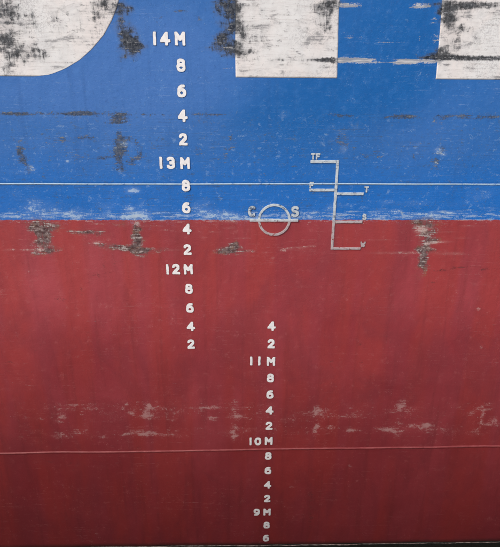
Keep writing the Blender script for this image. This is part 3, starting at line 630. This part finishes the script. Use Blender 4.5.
def stroke_field(strokes, r, X, Y):
    d = np.full(X.shape, 1e9)
    for st in strokes:
        for (ax, ay), (bx, by) in zip(st[:-1], st[1:]):
            vx, vy = bx - ax, by - ay; L2 = vx * vx + vy * vy + 1e-12
            t = np.clip(((X - ax) * vx + (Y - ay) * vy) / L2, 0, 1)
            ex = np.abs(X - ax - t * vx); ey = np.abs(Y - ay - t * vy)
            d = np.minimum(d, (ex ** 4 + ey ** 4) ** .25)      # squarish pen: blunt stroke ends
    return d - r

def solid(name, loops, thick, bevel, mat):
    """filled outline with rounded edge, standing on the plating"""
    cu = bpy.data.curves.new(name, 'CURVE'); cu.dimensions = '2D'; cu.fill_mode = 'BOTH'
    for lp in loops:
        sp = cu.splines.new('POLY'); sp.points.add(len(lp) - 1); sp.use_cyclic_u = True
        for p, (a, b) in zip(sp.points, lp): p.co = (a, b, 0, 1)
    cu.extrude = max(thick / 2 - bevel, .0005); cu.bevel_depth = bevel; cu.bevel_resolution = 2; cu.offset = -bevel
    tmp = bpy.data.objects.new(name, cu); C.objects.link(tmp)
    dg = bpy.context.evaluated_depsgraph_get()
    me = bpy.data.meshes.new_from_object(tmp.evaluated_get(dg)); me.name = name
    bpy.data.objects.remove(tmp); bpy.data.curves.remove(cu)
    me.materials.clear(); me.materials.append(mat)
    return me

def glyph_mesh(name, ch, seed, height=.106, r=1.16, mat=None, thick=.006, wear=.07, grow=0.0):
    rnd = np.random.RandomState(seed)
    w = GW.get(ch, 7.4)
    step = .3
    xs = np.arange(-1.5, w + 1.5 + step, step); ys = np.arange(-1.5, 12, step)
    X, Y = np.meshgrid(xs, ys)
    f = stroke_field(GL[ch], r + grow, X + .06 * np.sin(Y * .9 + rnd.rand() * 6), Y + .06 * np.sin(X * .8 + rnd.rand() * 6))
    for _ in range(5):
        a, b, c = rnd.randn(3)
        f = f + wear * .5 * np.sin(a * 1.4 * X + b * 1.4 * Y + c * 9)
    k = height / 10.4
    cut = lambda g: [[((p[0] - w / 2) * k, (p[1] - 5.2) * k) for p in lp] for lp in contour(g, xs, ys)]
    face = solid(name, cut(f), thick, min(.0010, thick * .3), mat)
    edge = solid(name, cut(f - .22 * min(1.4, .106 / height)), thick * .55, .0012, M_bead)
    bm = bmesh.new(); bm.from_mesh(edge)
    for q in bm.faces: q.material_index = 1
    bm.from_mesh(face)
    bm.to_mesh(face); bm.free(); bpy.data.meshes.remove(edge)
    face.materials.append(M_bead)
    return face

def stand(name, me, x, z, proud, parent, label=None):
    """put a flat solid (lying in its own x,y) on the hull side; its back sunk into the plating"""
    ob = bpy.data.objects.new(name, me); C.objects.link(ob)
    ob.matrix_world = Matrix.Translation((x, -float(relief(x, z)) - proud, z)) @ Matrix.Rotation(math.pi / 2, 4, 'X')
    mw_ = ob.matrix_world.copy(); ob.parent = parent
    ob.matrix_parent_inverse = Matrix.Identity(4); ob.matrix_basis = mw_
    if label: ob['label'] = label
    return ob

# draught (metres) and the characters of each row with their centre x
MARKS = [
    (14.0, [('1', -0.6855), ('4', -0.6003), ('M', -0.4784)]),
    (13.8, [('8', -0.4783)]),
    (13.6, [('6', -0.4805)]),
    (13.4, [('4', -0.4818)]),
    (13.2, [('2', -0.4837)]),
    (13.0, [('1', -0.6871), ('3', -0.599), ('M', -0.4756)]),
    (12.8, [('8', -0.4742)]),
    (12.6, [('6', -0.4789)]),
    (12.4, [('4', -0.4799)]),
    (12.2, [('2', -0.4825)]),
    (12.0, [('1', -0.6798), ('2', -0.599), ('M', -0.4821)]),
    (11.8, [('8', -0.4823)]),
    (11.6, [('6', -0.4797)]),
    (11.4, [('4', -0.4785)]),
    (11.2, [('2', -0.4833)]),
    (11.4, [('4', 0.3255)]),
    (11.2, [('2', 0.3267)]),
    (11.0, [('1', 0.1268), ('1', 0.209), ('M', 0.3292)]),
    (10.8, [('8', 0.3282)]),
    (10.6, [('6', 0.3272)]),
    (10.4, [('4', 0.3271)]),
    (10.2, [('2', 0.3247)]),
    (10.0, [('1', 0.127), ('0', 0.2069), ('M', 0.3253)]),
    (9.8, [('8', 0.3249)]),
    (9.6, [('6', 0.3255)]),
    (9.4, [('4', 0.3248)]),
    (9.2, [('2', 0.3242)]),
    (9.0, [('9', 0.2056), ('M', 0.3257)]),
    (8.8, [('8', 0.3247)]),
    (8.6, [('6', 0.3213)]),
]

WATER = 8.545
rnd = random.Random(4)
seed = 10
for dr, chars in MARKS:
    z = dr + .05 - WATER
    row = None
    if len(chars) > 1:
        row = bpy.data.objects.new('draught_mark', None); C.objects.link(row); row.parent = ship
        row['label'] = 'white raised draught mark reading ' + ''.join(c for c, _ in chars)
    for ch, x in chars:
        seed += 1
        nm = 'letter' if ch == 'M' else 'numeral'
        zz = z + rnd.uniform(-.002, .002)
        me = glyph_mesh(nm, ch, seed, mat=M_num)
        ob = stand(nm, me, x, zz, .0055 if abs(zz - 4.32) < .07 else .0022, row or ship)
        if row is None:
            ob['label'] = 'white raised %s in the draught scale' % ch

# ------------------------------------------------------------------ load line disc
def rect_loop(x0, x1, z0, z1, n=10, jit=.0012, sd=1):
    r_ = random.Random(sd); pts = []
    def edge(a, b, m):
        for i in range(m):
            t = i / m; pts.append((a[0] + (b[0] - a[0]) * t + r_.uniform(-jit, jit), a[1] + (b[1] - a[1]) * t + r_.uniform(-jit, jit)))
    nx = max(2, int((x1 - x0) / .02)); nz = max(2, int((z1 - z0) / .02))
    edge((x0, z0), (x1, z0), nx); edge((x1, z0), (x1, z1), nz); edge((x1, z1), (x0, z1), nx); edge((x0, z1), (x0, z0), nz)
    return pts
def ring_loops(r0, r1, n=72):
    r_ = random.Random(8)
    mk = lambda r: [((r + r_.uniform(-.0009, .0009)) * math.cos(2 * math.pi * i / n), (r + r_.uniform(-.0009, .0009)) * math.sin(2 * math.pi * i / n)) for i in range(n)]
    return [mk(r1), mk(r0)]
def bar(name, x0, x1, z0, z1, parent, proud=.003, sd=1, thick=.009, mat=None):
    cx, cz = (x0 + x1) / 2, (z0 + z1) / 2
    me = solid(name, [rect_loop(x0 - cx, x1 - cx, z0 - cz, z1 - cz, sd=sd)], thick, .003, mat or M_load)
    return stand(name, me, cx, cz, proud, parent)

disc = bpy.data.objects.new('load_line_disc', None); C.objects.link(disc); disc.parent = ship
disc['label'] = 'white ring crossed by a bar between the letters C and S'
DX, DZ = .327, 3.990
stand('ring', solid('ring', ring_loops(.129, .152), .009, .002, M_load), DX, DZ, .003, disc)
bar('bar', DX - .226, DX + .222, DZ - .016, DZ + .012, disc, .006, 3)
stand('letter', glyph_mesh('letter', 'C', 901, .104, mat=M_load, r=1.15), .122, 4.072, .005, disc)
stand('letter', glyph_mesh('letter', 'S', 902, .104, mat=M_load, r=1.15), .517, 4.070, .005, disc)

lad = bpy.data.objects.new('load_line_ladder', None); C.objects.link(lad); lad.parent = ship
lad['label'] = 'worn white seasonal load lines branching from an upright bar'
bar('upright', .867, .892, 3.704, 4.535, lad, .004, 11)
bar('load_line', .636, .866, 4.510, 4.535, lad, .004, 12)     # TF
bar('load_line', .640, .866, 4.256, 4.281, lad, .004, 13)     # F
bar('load_line', .893, 1.136, 4.223, 4.248, lad, .004, 14)    # T
bar('load_line', .893, 1.146, 3.960, 3.985, lad, .004, 15)    # S
bar('load_line', .893, 1.152, 3.704, 3.727, lad, .004, 16)    # W
for i, (ch, x, z, hh) in enumerate((('T', .657, 4.568, .056), ('F', .700, 4.568, .056), ('F', .656, 4.313, .056), ('T', 1.158, 4.276, .056), ('S', 1.162, 4.020, .056), ('W', 1.170, 3.755, .056))):
    stand('letter', glyph_mesh('letter', ch, 950 + i, hh, mat=M_load, r=1.25), x, z, .003, lad)

# ------------------------------------------------------------------ scum line on the water against the hull
rs = np.random.RandomState(12)
bm = bmesh.new(); prev = None
xs = np.linspace(-4.5, 4.7, 700)
w1 = np.convolve(rs.rand(len(xs) + 14), np.ones(15) / 15, 'valid'); w2 = np.convolve(rs.rand(len(xs) + 4), np.ones(5) / 5, 'valid')
for i, xx in enumerate(xs):
    base = -float(relief(xx, 0.0)) - .002
    wd = .003 + .03 * max(0, w1[i] - .47) + .007 * w2[i]
    off = .004 + .012 * w1[i]
    cur = [bm.verts.new((xx, base - off, .002)), bm.verts.new((xx, base - off - wd * .5, .006 + .004 * w2[i])), bm.verts.new((xx, base - off - wd, .002))]
    if prev:
        for j in range(2): bm.faces.new((prev[j], prev[j + 1], cur[j + 1], cur[j]))
    prev = cur
for f in bm.faces: f.smooth = True
bmesh.ops.recalc_face_normals(bm, faces=bm.faces[:])
me = bpy.data.meshes.new('foam'); bm.to_mesh(me); bm.free(); me.materials.append(foam_material())
foam = bpy.data.objects.new('foam', me); C.objects.link(foam)
foam['kind'] = 'stuff'; foam['label'] = 'thin line of scum on the water along the red hull'; foam['category'] = 'foam'
